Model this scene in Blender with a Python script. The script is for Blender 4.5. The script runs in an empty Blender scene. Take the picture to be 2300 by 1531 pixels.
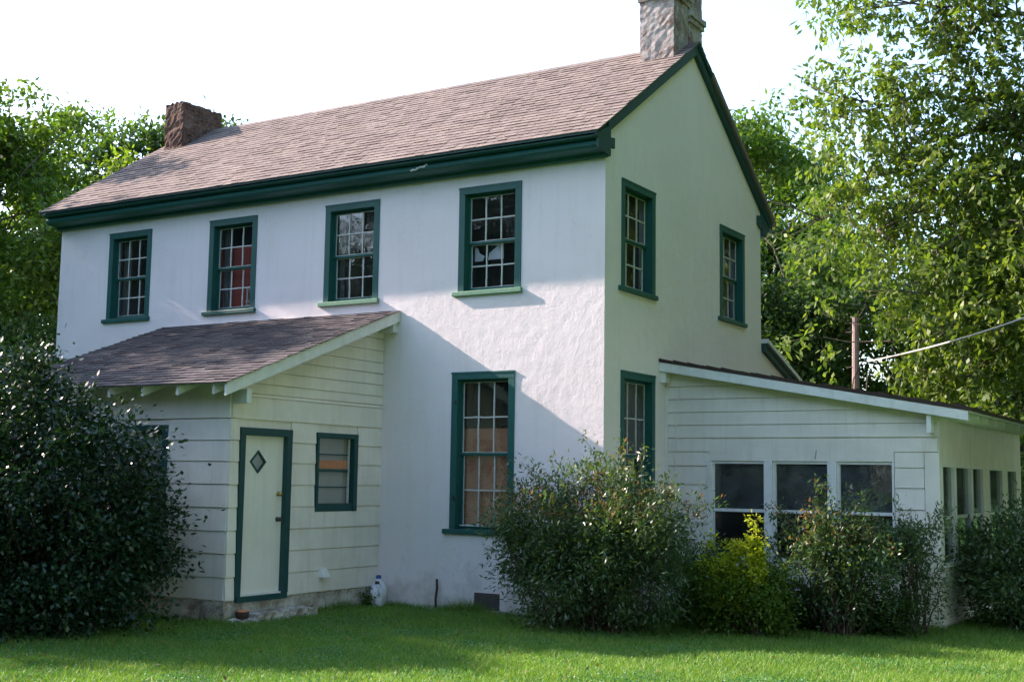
import bpy, math, random
import numpy as np
from mathutils import Vector, Matrix
R_ = math.radians
scene = bpy.context.scene
# ---------------------------------------------------------------- camera
cam_d = bpy.data.cameras.new('camera'); cam = bpy.data.objects.new('camera', cam_d)
scene.collection.objects.link(cam); scene.camera = cam
yaw, pitch, roll = 0.5512, 0.1098, 0.015
fw = Vector((-math.sin(yaw)*math.cos(pitch), math.cos(yaw)*math.cos(pitch), math.sin(pitch)))
rt = Vector((math.cos(yaw), math.sin(yaw), 0)); up = rt.cross(fw)
r2 = rt*math.cos(roll)+up*math.sin(roll); u2 = -rt*math.sin(roll)+up*math.cos(roll)
m = Matrix((r2, u2, -fw)).transposed().to_4x4(); m.translation = Vector((7.791, -15.078, 1.882))
cam.matrix_world = m
cam_d.sensor_width = 36; cam_d.lens = 2800.8/2300*36; cam_d.clip_end = 2000; cam_d.clip_start = .05
# ---------------------------------------------------------------- light
SUN = Vector((7.7, 1.0, -4.3)).normalized()            # direction the light travels
elev = math.asin(-SUN.z); rot = math.atan2(-SUN.x, -SUN.y)
world = bpy.data.worlds.new('World'); scene.world = world; world.use_nodes = True
wn = world.node_tree; bg = wn.nodes['Background']
sky = wn.nodes.new('ShaderNodeTexSky'); sky.sky_type = 'NISHITA'; sky.sun_disc = False
sky.sun_elevation = elev; sky.sun_rotation = rot
sky.air_density = 1.0; sky.dust_density = 1.3; sky.ozone_density = 1.2
wn.links.new(sky.outputs[0], bg.inputs[0]); bg.inputs[1].default_value = 0.15
sd = bpy.data.lights.new('sun', 'SUN'); sun = bpy.data.objects.new('sun', sd); scene.collection.objects.link(sun)
sd.energy = 3.9; sd.angle = R_(0.55); sd.color = (1.0, .83, .75)
sun.rotation_euler = SUN.to_track_quat('-Z', 'Y').to_euler()
scene.view_settings.view_transform = 'Standard'; scene.view_settings.look = 'None'
scene.view_settings.exposure = 2.0; scene.view_settings.gamma = 1
scene.cycles.max_bounces = 8; scene.cycles.transparent_max_bounces = 8
COL = scene.collection
rnd = random.Random(7)

# ---------------------------------------------------------------- helpers
class Mat:
    def __init__(s, name):
        s.m = bpy.data.materials.new(name); s.m.use_nodes = True; s.t = s.m.node_tree
        s.b = s.t.nodes['Principled BSDF']; s.x = -300
    def n(s, typ, **kw):
        nd = s.t.nodes.new('ShaderNode'+typ)
        for k, v in kw.items():
            if k in nd.inputs: nd.inputs[k].default_value = v
            else: setattr(nd, k, v)
        return nd
    def l(s, a, b): s.t.links.new(a, b)
    def coords(s, scale=(1, 1, 1), kind='Object'):
        tc = s.n('TexCoord'); mp = s.n('Mapping'); mp.inputs['Scale'].default_value = scale
        s.l(tc.outputs[kind], mp.inputs[0]); return mp.outputs[0]
    def noise(s, scale, detail=5, rough=.6, vec=None, dist=0):
        nd = s.n('TexNoise'); nd.inputs['Scale'].default_value = scale; nd.inputs['Detail'].default_value = detail
        nd.inputs['Roughness'].default_value = rough; nd.inputs['Distortion'].default_value = dist
        s.l(vec if vec is not None else s.coords(), nd.inputs['Vector']); return nd.outputs[0]
    def ramp(s, fac, stops):
        r = s.n('ValToRGB'); e = r.color_ramp.elements
        while len(e) < len(stops): e.new(.5)
        for q, (p, c) in zip(e, stops): q.position = p; q.color = (*c, 1) if len(c) == 3 else c
        s.l(fac, r.inputs[0]); return r.outputs[0]
    def mix(s, fac, a, b, mode='MIX'):
        nd = s.n('Mix', data_type='RGBA', blend_type=mode)
        for i, v in ((0, fac), (6, a), (7, b)):
            if isinstance(v, bpy.types.NodeSocket): s.l(v, nd.inputs[i])
            elif i == 0: nd.inputs[0].default_value = v
            else: nd.inputs[i].default_value = (*v, 1)
        return nd.outputs[2]
    def math(s, op, a, b=0.0):
        nd = s.n('Math', operation=op)
        for i, v in ((0, a), (1, b)):
            if isinstance(v, bpy.types.NodeSocket): s.l(v, nd.inputs[i])
            else: nd.inputs[i].default_value = v
        return nd.outputs[0]
    def bump(s, h, strength, dist):
        b = s.n('Bump'); b.inputs['Strength'].default_value = strength; b.inputs['Distance'].default_value = dist
        s.l(h, b.inputs['Height'])
        s.l(b.outputs[0], s.b.inputs['Normal']); return b
    def out(s, col=None, rough=.8, spec=.5, metal=0):
        if col is not None:
            if isinstance(col, bpy.types.NodeSocket): s.l(col, s.b.inputs['Base Color'])
            else: s.b.inputs['Base Color'].default_value = (*col, 1)
        s.b.inputs['Roughness'].default_value = rough; s.b.inputs['Metallic'].default_value = metal
        s.b.inputs['Specular IOR Level'].default_value = spec
        return s.m

def paint(name, base, dirty, rough=.55, bumps=.25, scale=3, spec=.4):
    a = Mat(name); n1 = a.noise(scale, 6, .65); n2 = a.noise(45, 3, .6)
    c = a.mix(a.ramp(n1, [(.35, (0, 0, 0)), (.8, (1, 1, 1))]), base, dirty)
    n3 = a.noise(1.0, 5, .7, a.coords((9, 9, .7)))
    c = a.mix(a.math('MULTIPLY', a.ramp(n3, [(.5, (0, 0, 0)), (.8, (1, 1, 1))]), .35), c, tuple(x*.62 for x in dirty))
    a.bump(n2, bumps, .004); return a.out(c, rough, spec)
M = {}
# plaster of the main walls
a = Mat('plaster')
lump = a.noise(5.5, 4, .55); fine = a.noise(38, 4, .6); big = a.noise(.7, 4, .6)
tw = a.noise(13, 7, .72, dist=2.2)
crack = a.ramp(tw, [(.0, (0, 0, 0)), (.36, (0, 0, 0)), (.43, (1, 1, 1)), (1, (1, 1, 1))])
cmask = a.ramp(a.noise(1.1, 3, .6), [(.44, (1, 1, 1)), (.58, (0, 0, 0))])      # chips only in some areas
crack = a.math('MAXIMUM', crack, cmask)
h = a.math('ADD', a.math('MULTIPLY', lump, .50), a.math('ADD', a.math('MULTIPLY', fine, .20), a.math('MULTIPLY', crack, .22)))
a.bump(h, .7, .023)
c = a.mix(a.ramp(big, [(.3, (0, 0, 0)), (.75, (1, 1, 1))]), (.85, .765, .765), (.78, .70, .69))
sx = a.n('SeparateXYZ'); a.l(a.coords(), sx.inputs[0])
st_n = a.noise(1.0, 5, .65, a.coords((7, 7, .45)))
c = a.mix(a.math('MULTIPLY', a.ramp(st_n, [(.52, (0, 0, 0)), (.75, (1, 1, 1))]), .17), c, (.52, .49, .44))
low = a.math('SUBTRACT', a.math('MULTIPLY', a.noise(2.6, 6, .7), 1.5), a.math('MULTIPLY', sx.outputs[2], .75))
c = a.mix(a.math('MULTIPLY', a.ramp(low, [(.38, (0, 0, 0)), (.78, (1, 1, 1))]), .55), c, (.36, .33, .27))
M['plaster'] = a.out(c, .85, .25)
M['siding'] = paint('siding paint', (.80, .745, .675), (.67, .61, .54), .6, .15, 2.2)
M['white'] = paint('white trim paint', (.76, .76, .74), (.62, .62, .58), .5, .15, 6)
M['door'] = paint('cream door paint', (.78, .745, .68), (.72, .68, .61), .5, .05, 3)
M['green'] = paint('green paint', (.012, .088, .078), (.018, .105, .095), .45, .3, 7)
M['sage'] = paint('sunlit weathered green paint', (.11, .27, .17), (.21, .33, .22), .7, .6, 14)  # weathered green, paler: the sill's sunlit tone is put into the colour
M['dkgreen'] = paint('dark green paint', (.010, .055, .055), (.016, .068, .066), .5, .3, 5)
M['muntin'] = paint('old muntin paint', (.62, .62, .58), (.40, .40, .36), .7, .5, 18)
M['dark'] = paint('dark interior', (.022, .016, .018), (.03, .022, .022), .9, .1, 2)
M['red'] = paint('red interior wall', (.50, .085, .06), (.40, .07, .05), .8, .1, 2)
M['curtain'] = paint('curtain cloth', (.22, .22, .21), (.14, .14, .13), .9, .3, 5)
M['shade'] = paint('roller blind', (.50, .50, .47), (.44, .44, .41), .85, .1, 3)
M['orange'] = paint('orange tape', (.55, .22, .11), (.42, .18, .10), .8, .1, 9)
M['iron'] = paint('rusty iron', (.035, .022, .02), (.07, .035, .025), .8, .4, 20)
M['plastic'] = paint('white plastic jug', (.75, .77, .80), (.62, .64, .68), .35, .05, 4)
M['blue'] = paint('blue cap', (.04, .12, .35), (.03, .09, .28), .4, .05, 4)
M['knob'] = Mat('dark knob').out((.05, .03, .03), .35, .5)
M['brass'] = Mat('brass').out((.55, .38, .12), .3, .5, 1)
M['cable'] = paint('cable sheath', (.50, .49, .44), (.36, .35, .31), .6, .1, 5)
M['pole'] = paint('weathered pole', (.26, .19, .18), (.17, .125, .115), .85, .5, 9)
M['clay'] = paint('orange clay', (.62, .25, .12), (.52, .2, .1), .8, .1, 9)
a = Mat('plywood'); v = a.coords((3, 3, 12)); n1 = a.noise(3, 6, .7, v); n2 = a.noise(2.0, 4, .7)
M['ply'] = a.out(a.mix(.4, a.ramp(n1, [(.3, (.44, .17, .08)), (.7, (.68, .31, .15))]), a.ramp(n2, [(.3, (.36, .16, .09)), (.7, (.7, .40, .25))])), .75, .3)
# shingles: each tab is an island
def shingle(name, cols):
    a = Mat(name); g = a.n('NewGeometry'); n1 = a.noise(1.1, 5, .6); n2 = a.noise(110, 2, .6)
    c = a.ramp(g.outputs['Random Per Island'], [(i/(len(cols)-1), c) for i, c in enumerate(cols)])
    c = a.mix(a.ramp(n1, [(.3, (0, 0, 0)), (.75, (.6, .6, .6))]), c, tuple(x*.8 for x in cols[0]))
    c = a.mix(.35, c, a.ramp(n2, [(.3, (.1, .08, .075)), (.7, (.62, .56, .5))]), 'OVERLAY')
    a.bump(n2, .5, .004); return a.out(c, .93, .15)
M['shingle'] = shingle('brown roof shingles', [(.185, .15, .14), (.235, .19, .175), (.275, .23, .205), (.22, .18, .155)])
M['shingle2'] = shingle('grey brown lean-to shingles', [(.085, .076, .082), (.115, .104, .11), (.155, .14, .142), (.10, .092, .098)])
# chimneys
a = Mat('stained chimney stucco'); n1 = a.noise(3.2, 8, .7, dist=.6); n2 = a.noise(11, 6, .7); n3 = a.noise(1.6, 4, .6)
c = a.ramp(n1, [(.28, (.10, .055, .04)), (.42, (.25, .18, .15)), (.52, (.38, .34, .32)), (.75, (.50, .47, .44))])
c = a.mix(a.ramp(n2, [(.45, (0, 0, 0)), (.7, (.7, .7, .7))]), c, (.13, .09, .075))
a.bump(a.math('ADD', n1, n2), .4, .025); M['chim'] = a.out(c, .95, .1)
a = Mat('rusty brown chimney brick'); n1 = a.noise(4, 8, .7, dist=.6); n2 = a.noise(13, 6, .7)
c = a.ramp(n1, [(.3, (.05, .028, .022)), (.5, (.125, .065, .046)), (.7, (.20, .135, .10))])
c = a.mix(a.ramp(n2, [(.5, (0, 0, 0)), (.75, (.6, .6, .6))]), c, (.33, .26, .2))
bk = a.n('TexBrick'); sx = a.n('SeparateXYZ'); a.l(a.coords(), sx.inputs[0]); cx = a.n('CombineXYZ')
a.l(a.math('ADD', sx.outputs[0], sx.outputs[1]), cx.inputs[0]); a.l(sx.outputs[2], cx.inputs[1]); a.l(cx.outputs[0], bk.inputs['Vector'])
for k_, v_ in (('Scale', 1.0), ('Brick Width', .21), ('Row Height', .075), ('Mortar Size', .010), ('Mortar Smooth', .4)): bk.inputs[k_].default_value = v_
c = a.mix(a.math('MULTIPLY', bk.outputs['Fac'], .55), c, (.19, .15, .125))
a.bump(a.math('SUBTRACT', a.math('ADD', n1, n2), a.math('MULTIPLY', bk.outputs['Fac'], .8)), .9, .035); M['chim2'] = a.out(c, .95, .1)
# crumbling foundation stucco
a = Mat('crumbling foundation'); n1 = a.noise(3.5, 9, .75, dist=.5); n2 = a.noise(20, 5, .7)
c = a.ramp(n1, [(.3, (.10, .075, .055)), (.44, (.33, .29, .24)), (.58, (.56, .54, .49)), (.8, (.66, .65, .60))])
a.bump(a.math('ADD', n1, a.math('MULTIPLY', n2, .3)), .9, .05); M['found'] = a.out(c, .95, .1)
# glass
def glass(name, tint, clear, rough=.02, dust_refl=.03, dcol=(.35, .37, .38)):
    a = Mat(name); t = a.t; t.nodes.remove(a.b)
    g = a.n('BsdfGlossy'); g.inputs['Roughness'].default_value = rough; g.inputs['Color'].default_value = (.95, .95, .95, 1)
    tr = a.n('BsdfTransparent'); tr.inputs[0].default_value = (*tint, 1)
    fr = a.n('Fresnel'); fr.inputs['IOR'].default_value = 1.5
    gm = a.n('NewGeometry'); a.l(a.math('SUBTRACT', 1.5, a.math('MULTIPLY', gm.outputs['Backfacing'], .8333)), fr.inputs['IOR'])
    bm = a.n('Bump'); bm.inputs['Strength'].default_value = .25; bm.inputs['Distance'].default_value = .006
    a.l(a.noise(7, 2, .5), bm.inputs['Height']); a.l(bm.outputs[0], g.inputs['Normal']); a.l(bm.outputs[0], fr.inputs['Normal'])
    mx = a.n('MixShader'); a.l(a.math('ADD', fr.outputs[0], clear), mx.inputs[0]); a.l(tr.outputs[0], mx.inputs[1]); a.l(g.outputs[0], mx.inputs[2])
    df = a.n('BsdfDiffuse'); df.inputs[0].default_value = (*dcol, 1); m2 = a.n('MixShader')  # diffuse film for dust; in the sunroom it paints in the grey reflection tone
    a.l(a.math('MULTIPLY', a.ramp(a.noise(5, 5, .6), [(.3, (.4, .4, .4)), (.7, (1.4, 1.4, 1.4))]), dust_refl), m2.inputs[0]); a.l(mx.outputs[0], m2.inputs[1]); a.l(df.outputs[0], m2.inputs[2])
    a.l(m2.outputs[0], t.nodes['Material Output'].inputs[0]); return a.m
M['glass3'] = glass('grey reflection sunroom glass', (.6, .62, .62), .03, .04, .16, (.30, .36, .38))
M['glass'] = glass('old window glass', (.8, .8, .8), .05)
M['glass2'] = glass('dusty screened glass', (.45, .48, .48), .06, .12)
# foliage
def leafmat(name, cols, rough=.6, trans=.35, spec=.2):
    a = Mat(name); g = a.n('NewGeometry')
    c = a.ramp(g.outputs['Random Per Island'], [(i/(len(cols)-1), q) for i, q in enumerate(cols)])
    a.out(c, rough, spec)
    tl = a.n('BsdfTranslucent'); c2 = a.mix(1, c, (1.5, 1.6, .5), 'MULTIPLY'); a.l(c2, tl.inputs[0])
    mx = a.n('MixShader'); mx.inputs[0].default_value = trans
    a.l(a.b.outputs[0], mx.inputs[1]); a.l(tl.outputs[0], mx.inputs[2]); a.l(mx.outputs[0], a.t.nodes['Material Output'].inputs[0]); return a.m
M['leaf_pecan'] = leafmat('pecan leaves', [(.065, .115, .025), (.10, .16, .032), (.155, .205, .04), (.095, .13, .035)], .5, .4, .25)
M['leaf_mid'] = leafmat('woodland leaves', [(.05, .105, .02), (.085, .15, .025), (.125, .185, .032)], .5, .35)
M['leaf_dark'] = leafmat('dark woodland leaves', [(.028, .065, .022), (.048, .09, .026), (.068, .12, .03)], .5, .3)
M['leaf_lime'] = leafmat('bright green leaves', [(.12, .19, .025), (.16, .24, .03), (.20, .25, .035)], .6, .4)
M['leaf_holly'] = leafmat('glossy holly leaves', [(.012, .035, .016), (.02, .05, .02), (.032, .07, .024)], .34, .12, .5)
M['leaf_nandina'] = leafmat('nandina leaves', [(.035, .08, .035), (.06, .115, .045), (.09, .14, .05), (.075, .10, .045)], .38, .3, .5)
M['leaf_pink'] = leafmat('coppery leaf tips', [(.20, .10, .07), (.26, .15, .08), (.17, .14, .06)], .5, .3)
M['leaf_yellow'] = leafmat('yellow green shoots', [(.22, .28, .02), (.34, .38, .03), (.42, .44, .05)], .5, .45)
a = Mat('bark'); n1 = a.noise(9, 6, .7, a.coords((1, 1, .25)))
a.bump(n1, 1, .04); M['bark'] = a.out(a.ramp(n1, [(.3, (.05, .04, .032)), (.7, (.17, .14, .115))]), .95, .1)
M['twig'] = Mat('twig').out((.085, .06, .045), .9, .1)
a = Mat('grass blades'); g = a.n('NewGeometry'); n1 = a.noise(.9, 5, .65)
c = a.ramp(g.outputs['Random Per Island'], [(0, (.11, .23, .045)), (.5, (.17, .30, .045)), (.85, (.24, .34, .05)), (1, (.38, .35, .14))])
c = a.mix(a.ramp(n1, [(.35, (0, 0, 0)), (.7, (.5, .5, .5))]), c, (.065, .18, .05)); a.out(c, .5, .3)
tl = a.n('BsdfTranslucent'); a.l(a.mix(1, c, (1.3, 1.4, .6), 'MULTIPLY'), tl.inputs[0]); mx = a.n('MixShader'); mx.inputs[0].default_value = .35
a.l(a.b.outputs[0], mx.inputs[1]); a.l(tl.outputs[0], mx.inputs[2]); a.l(mx.outputs[0], a.t.nodes['Material Output'].inputs[0]); M['grass'] = a.m
a = Mat('lawn ground'); n1 = a.noise(1.2, 6, .7); n2 = a.noise(35, 5, .75)
c = a.ramp(n2, [(.3, (.04, .12, .025)), (.55, (.075, .20, .04)), (.8, (.11, .25, .05))])
c = a.mix(a.ramp(n1, [(.52, (0, 0, 0)), (.72, (.55, .55, .55))]), c, (.085, .07, .035))
a.bump(n2, .8, .03); M['ground'] = a.out(c, .95, .1)

def tag(o, label=None, cat=None, group=None, kind=None):
    if label: o['label'] = label
    if cat: o['category'] = cat
    if group: o['group'] = group
    if kind: o['kind'] = kind
    return o
def empty(name, loc=(0, 0, 0)):
    o = bpy.data.objects.new(name, None); o.location = loc; COL.objects.link(o); o.empty_display_size = .2; return o
def setparent(o, p):
    if p is not None:
        o.parent = p
        if p.type == 'EMPTY': o.matrix_parent_inverse = Matrix.Translation(p.location).inverted()     # meshes are written in world coordinates
class MB:
    def __init__(s, fn=None): s.v = []; s.f = []; s.fn = fn
    def add(s, vs, fs):
        k = len(s.v)
        s.v += [tuple(s.fn(*v)) if s.fn else tuple(v) for v in vs]; s.f += [tuple(i+k for i in f) for f in fs]; return s
    def box(s, a0, a1, b0, b1, c0, c1):
        return s.add([(a0, b0, c0), (a1, b0, c0), (a1, b1, c0), (a0, b1, c0), (a0, b0, c1), (a1, b0, c1), (a1, b1, c1), (a0, b1, c1)],
                     [(0, 3, 2, 1), (4, 5, 6, 7), (0, 1, 5, 4), (1, 2, 6, 5), (2, 3, 7, 6), (3, 0, 4, 7)])
    def prism(s, pts, axis, c0, c1):      # polygon extruded along an axis; pts are the two other coordinates in order
        n = len(pts); vs = []
        for c in (c0, c1):
            for p in pts:
                q = list(p); q.insert(axis, c); vs.append(q)
        return s.add(vs, [tuple(range(n)), tuple(range(2*n-1, n-1, -1))]+[(i, i+n, (i+1) % n+n, (i+1) % n) for i in range(n)])
    def tube(s, pts, rad, k=6):
        pts = [Vector(p) for p in pts]; rs = rad if hasattr(rad, '__len__') else [rad]*len(pts)
        vs = []; fs = []
        for i, p in enumerate(pts):
            d = (pts[min(i+1, len(pts)-1)]-pts[max(i-1, 0)]).normalized()
            a = d.cross(Vector((0, 0, 1)) if abs(d.z) < .9 else Vector((1, 0, 0))).normalized(); b = d.cross(a)
            for j in range(k):
                t = 2*math.pi*j/k; vs.append(p+(a*math.cos(t)+b*math.sin(t))*rs[i])
        for i in range(len(pts)-1):
            for j in range(k):
                fs.append((i*k+j, i*k+(j+1) % k, (i+1)*k+(j+1) % k, (i+1)*k+j))
        fs.append(tuple(range(k))); fs.append(tuple(range(len(vs)-1, len(vs)-1-k, -1)))
        return s.add(vs, fs)
    def lathe(s, prof, k=14, cx=0, cy=0):
        vs = []; fs = []
        for r, z in prof:
            for j in range(k):
                t = 2*math.pi*j/k; vs.append((cx+r*math.cos(t), cy+r*math.sin(t), z))
        for i in range(len(prof)-1):
            for j in range(k): fs.append((i*k+j, i*k+(j+1) % k, (i+1)*k+(j+1) % k, (i+1)*k+j))
        fs.append(tuple(range(k))); fs.append(tuple(range(len(vs)-1, len(vs)-1-k, -1)))
        return s.add(vs, fs)
    def build(s, name, mat, parent=None, smooth=False, bevel=0):
        me = bpy.data.meshes.new(name); me.from_pydata(s.v, [], s.f); me.update()
        import bmesh
        b = bmesh.new(); b.from_mesh(me); bmesh.ops.recalc_face_normals(b, faces=b.faces); b.to_mesh(me); b.free()
        me.materials.append(M[mat] if isinstance(mat, str) else mat)
        if smooth:
            for p in me.polygons: p.use_smooth = True
        o = bpy.data.objects.new(name, me); COL.objects.link(o); setparent(o, parent)
        if bevel:
            md = o.modifiers.new('bevel', 'BEVEL'); md.width = bevel; md.segments = 2; md.limit_method = 'ANGLE'
        return o
# wall frames: (u along wall, n outwards, z)
def FY(y0): return lambda u, n, z: (u, y0-n, z)          # faces -Y
def FX(x0): return lambda u, n, z: (x0+n, u, z)          # faces +X

def holed(mb, poly, holes, n0, n1):
    """convex polygon in (u,z) with rectangular holes, from depth n0 to n1, plus the reveals"""
    us = sorted({p[0] for p in poly} | {h[i] for h in holes for i in (0, 1)})
    def zr(u, side):     # lower and upper border of the polygon at u
        zs = []
        for i in range(len(poly)):
            (a, b), (c, d) = poly[i], poly[(i+1) % len(poly)]
            if abs(a-c) < 1e-9:
                if abs(u-a) < 1e-6: zs += [b, d]
            elif min(a, c)-1e-9 <= u <= max(a, c)+1e-9: zs.append(b+(d-b)*(u-a)/(c-a))
        return min(zs), max(zs)
    for a, b in zip(us, us[1:]):
        e = 1e-7; la, ha = zr(a+e, 1); lb, hb = zr(b-e, -1)
        cuts = sorted([(h[2], h[3]) for h in holes if h[0] < (a+b)/2 < h[1]])
        segs = []; z = (la, lb)
        for c0, c1 in cuts: segs.append((z, (c0, c0))); z = (c1, c1)
        segs.append((z, (ha, hb)))
        for (p, q), (r, s) in segs:
            for n in (n0, n1): mb.add([(a, n, p), (b, n, q), (b, n, s), (a, n, r)], [(0, 1, 2, 3)])
    for h in holes:
        a, b, c, d = h[:4]
        for q in ([(a, c), (b, c)], [(b, c), (b, d)], [(b, d), (a, d)], [(a, d), (a, c)]):
            mb.add([(q[0][0], n0, q[0][1]), (q[1][0], n0, q[1][1]), (q[1][0], n1, q[1][1]), (q[0][0], n1, q[0][1])], [(0, 1, 2, 3)])
    for i in range(len(poly)):
        (a, b), (c, d) = poly[i], poly[(i+1) % len(poly)]
        mb.add([(a, n0, b), (c, n0, d), (c, n1, d), (a, n1, b)], [(0, 1, 2, 3)])

def clip(poly, f):      # keep f(u,z)>=0
    out = []
    for i in range(len(poly)):
        p, q = poly[i], poly[(i+1) % len(poly)]; fp, fq = f(*p), f(*q)
        if fp >= 0: out.append(p)
        if fp*fq < 0: t = fp/(fp-fq); out.append((p[0]+(q[0]-p[0])*t, p[1]+(q[1]-p[1])*t))
    return out
def siding(mb, lines, u0, u1, holes=(), top=None, lip=.034, base=.021, rs=3):
    rr = random.Random(rs)
    for z0, z1 in zip(lines, lines[1:]):
        wob = rr.uniform(-.004, .004)
        iv = [(u0, u1)]
        for h in holes:
            if h[2] < (z0+z1)/2 < h[3]:
                iv = [s for a, b in iv for s in ((a, min(b, h[0])), (max(a, h[1]), b)) if s[1]-s[0] > .01]
        for a, b in iv:
            lp = lip+rr.uniform(-.003, .003)
            zb = z0+wob+.011
            p = [(a, zb), (b, zb+rr.uniform(-.003, .003)), (b, z1), (a, z1)]
            if top: p = clip(p, top)
            if len(p) < 3: continue
            nn = lambda z: base+(lp-base)*(1-(z-zb)/(z1-zb))
            k = len(p)
            vs = [(u, nn(z), z) for u, z in p]+[(u, 0, z) for u, z in p]
            mb.add(vs, [tuple(range(k))]+[(i, (i+1) % k, (i+1) % k+k, i+k) for i in range(k)])

def shingles(mb, O, U, V, lu, lv, exp=.135, tab=.22, seed=1, thick=.015):
    """O eave corner, U along the eave, V up the slope"""
    rr = random.Random(seed); O = Vector(O); U = Vector(U).normalized(); V = Vector(V).normalized(); N = U.cross(V).normalized()
    if N.z < 0: N = -N
    j = 0; v = 0
    while v < lv-1e-6:
        ve = min(v+exp*1.25, lv+.01); u = -rr.uniform(0, tab); sag = 0
        while u < lu:
            w = tab*rr.choice((.6, .8, 1, 1, 1.2)); a, b = max(u, 0)+.004, min(u+w, lu)-.004
            if b-a > .015:
                t = thick*rr.choice((.8, 1, 1, 1.35)); dv = rr.uniform(-.002, .002)
                if v == 0: dv *= .5
                q = lambda x, y, n: O+U*x+V*y+N*n
                lo = v+dv
                mb.add([q(a, lo, 0), q(b, lo, 0), q(b, lo, t), q(a, lo, t), q(a, ve, .002), q(b, ve, .002)],
                       [(0, 1, 2, 3), (3, 2, 5, 4), (0, 3, 4), (1, 5, 2), (0, 4, 5, 1)])
            u += w
        v += exp; j += 1

# ---------------------------------------------------------------- ground
g = MB(); g.add([(-250, -250, 0), (250, -250, 0), (250, 250, 0), (-250, 250, 0)], [(0, 1, 2, 3)])
tag(g.build('lawn_ground', 'ground'), kind='structure')

# ---------------------------------------------------------------- house
L, D = 11.34, 6.08
EX, EZ = .43, 6.57                                  # eave overhang and height
RY, RZ = 3.04, 8.87
SL = (RZ-EZ)/(RY+EX)
house = empty('farmhouse', (-L/2, D/2, 0))
tag(house, 'white plastered two storey farmhouse with green trim, brown shingle roof and two side additions', 'house')
WU = 1.08; GW = 1.12
upper = [-1.885, -4.45, -6.99, -9.475]; ZT, ZS = 6.15, 4.53
LX, LZT, LZS = -1.955, 3.41, 1.08
G1, G2, GL = 1.06, 4.71, 1.06
cas = .105
def hole(c, w, z0, z1): return (c-w/2+.03, c+w/2-.03, z0+.03, z1-.03)
fh = [hole(x, WU, ZS, ZT) for x in upper]+[hole(LX, WU, LZS, LZT)]
gh = [hole(G1, GW, ZS, ZT), hole(G2, GW, ZS, ZT), hole(GL, GW, LZS, LZT)]
w = MB(FY(0)); holed(w, [(-L, -.3), (0, -.3), (0, 6.45), (-L, 6.45)], fh, 0, -.25)
w.fn = FX(0)
ty = lambda y: EZ+SL*(y+EX)-.05 if y < RY else EZ+SL*(2*RY-y+EX)-.05
holed(w, [(.25, -.3), (D, -.3), (D, ty(D)), (RY, ty(RY)), (.25, ty(.25))], gh, 0, -.25)
w.add([(0, 0, 6.45), (.25, 0, 6.45), (.25, 0, ty(.25)), (0, 0, ty(0))], [(0, 1, 2, 3)])
w.fn = None; w.box(-L, -L+.25, .25, D, -.3, 6.4); w.box(-L+.25, -.25, D-.25, D, -.3, 6.4)
# left gable triangle and the rear lean-to end wall
w.prism([(0, 6.4), (D, 6.4), (RY, ty(RY))], 0, -L, -L+.2)
w.prism([(D, -.3), (9.6, -.3), (9.6, 3.16), (D, 4.25)], 0, -.25, -.001)
w.box(-L, -.25, 9.4, 9.6, -.3, 3.1)
wall = w.build('wall', 'plaster', house)
# inside: floors and partitions
inn = MB(); inn.box(-L+.26, -.26, .26, D-.26, .3, .35); inn.box(-L+.26, -.26, .26, D-.26, 3.6, 3.75); inn.box(-L+.26, -.26, .26, D-.26, 6.38, 6.42)
for x0, x1, z0, z1 in ((-L+.26, -8.6, 3.76, 6.37), (-5.5, -.26, 3.76, 6.37), (-L+.26, -.26, .36, 3.59)): inn.box(x0, x1, 2.2, 2.26, z0, z1)
inn.box(-8.65, -8.6, .3, 2.2, 3.76, 6.37); inn.box(-3.3, -3.25, .3, 2.2, 3.76, 6.37); inn.box(-3.6, -3.55, .3, 2.2, .36, 3.59)
inn.build('inner_wall', 'dark', house)
inn = MB(); inn.box(-7.75, -6.5, .33, .36, 3.9, 5.75); inn.build('inner_partition', 'red', house)

# cornice along the front, closed and returned at the ends
def rot_prof(c, x0, x1):
    return c.prism([(0, 6.325), (-.09, 6.325), (-.095, 6.375), (-.19, 6.385), (-.25, 6.39), (-.295, 6.405), (-.325, 6.435), (-.33, 6.465), (-.315, 6.495), (-.29, 6.51), (-EX+.02, 6.535), (-EX+.02, EZ-.012), (-.05, EZ+.25), (0, EZ+.25)], 0, x0, x1)
c = MB(); rot_prof(c, -L-.06, .045); co = c.build('cornice', 'green', house)
c = MB(); c.prism([(.0, 6.335), (-.36, 6.40), (-.37, 6.50), (-EX-.0, 6.54), (-EX-.0, EZ-.004), (.0, ty(0)-.03), (.0, 6.60), (.125, 6.62), (.125, 6.47), (.0, 6.48)], 0, .0455, .085)
c.build('cornice_return', 'dkgreen', house)
c = MB(); c.prism([(D, 6.27), (D+.13, 6.27), (D+.3, 6.42), (D+EX, 6.5), (D+EX, EZ), (D, EZ+.24)], 0, -L, .05)
c.prism([(D-.2, 6.62), (D-.2, 6.46), (D-.03, 6.40), (D-.03, 6.62)], 0, .001, .05)
c.build('rear_cornice', 'dkgreen', house)
c = MB(); rr = random.Random(5)
for i in range(9):
    x = -3.1+i*.034; c.add([(x, -EX+.012-.001, 0), (x, 0, 0)], []) if 0 else None
    z = 6.405+i*.006+rr.uniform(-.008, .008)
    yy = -.33-(z-6.42)*.62
    c.box(x, x+.03, -.34, -.318, z+.02-.012*rr.random(), z+.045-.012*rr.random())
c.build('peeled_paint', 'muntin', co)
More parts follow.
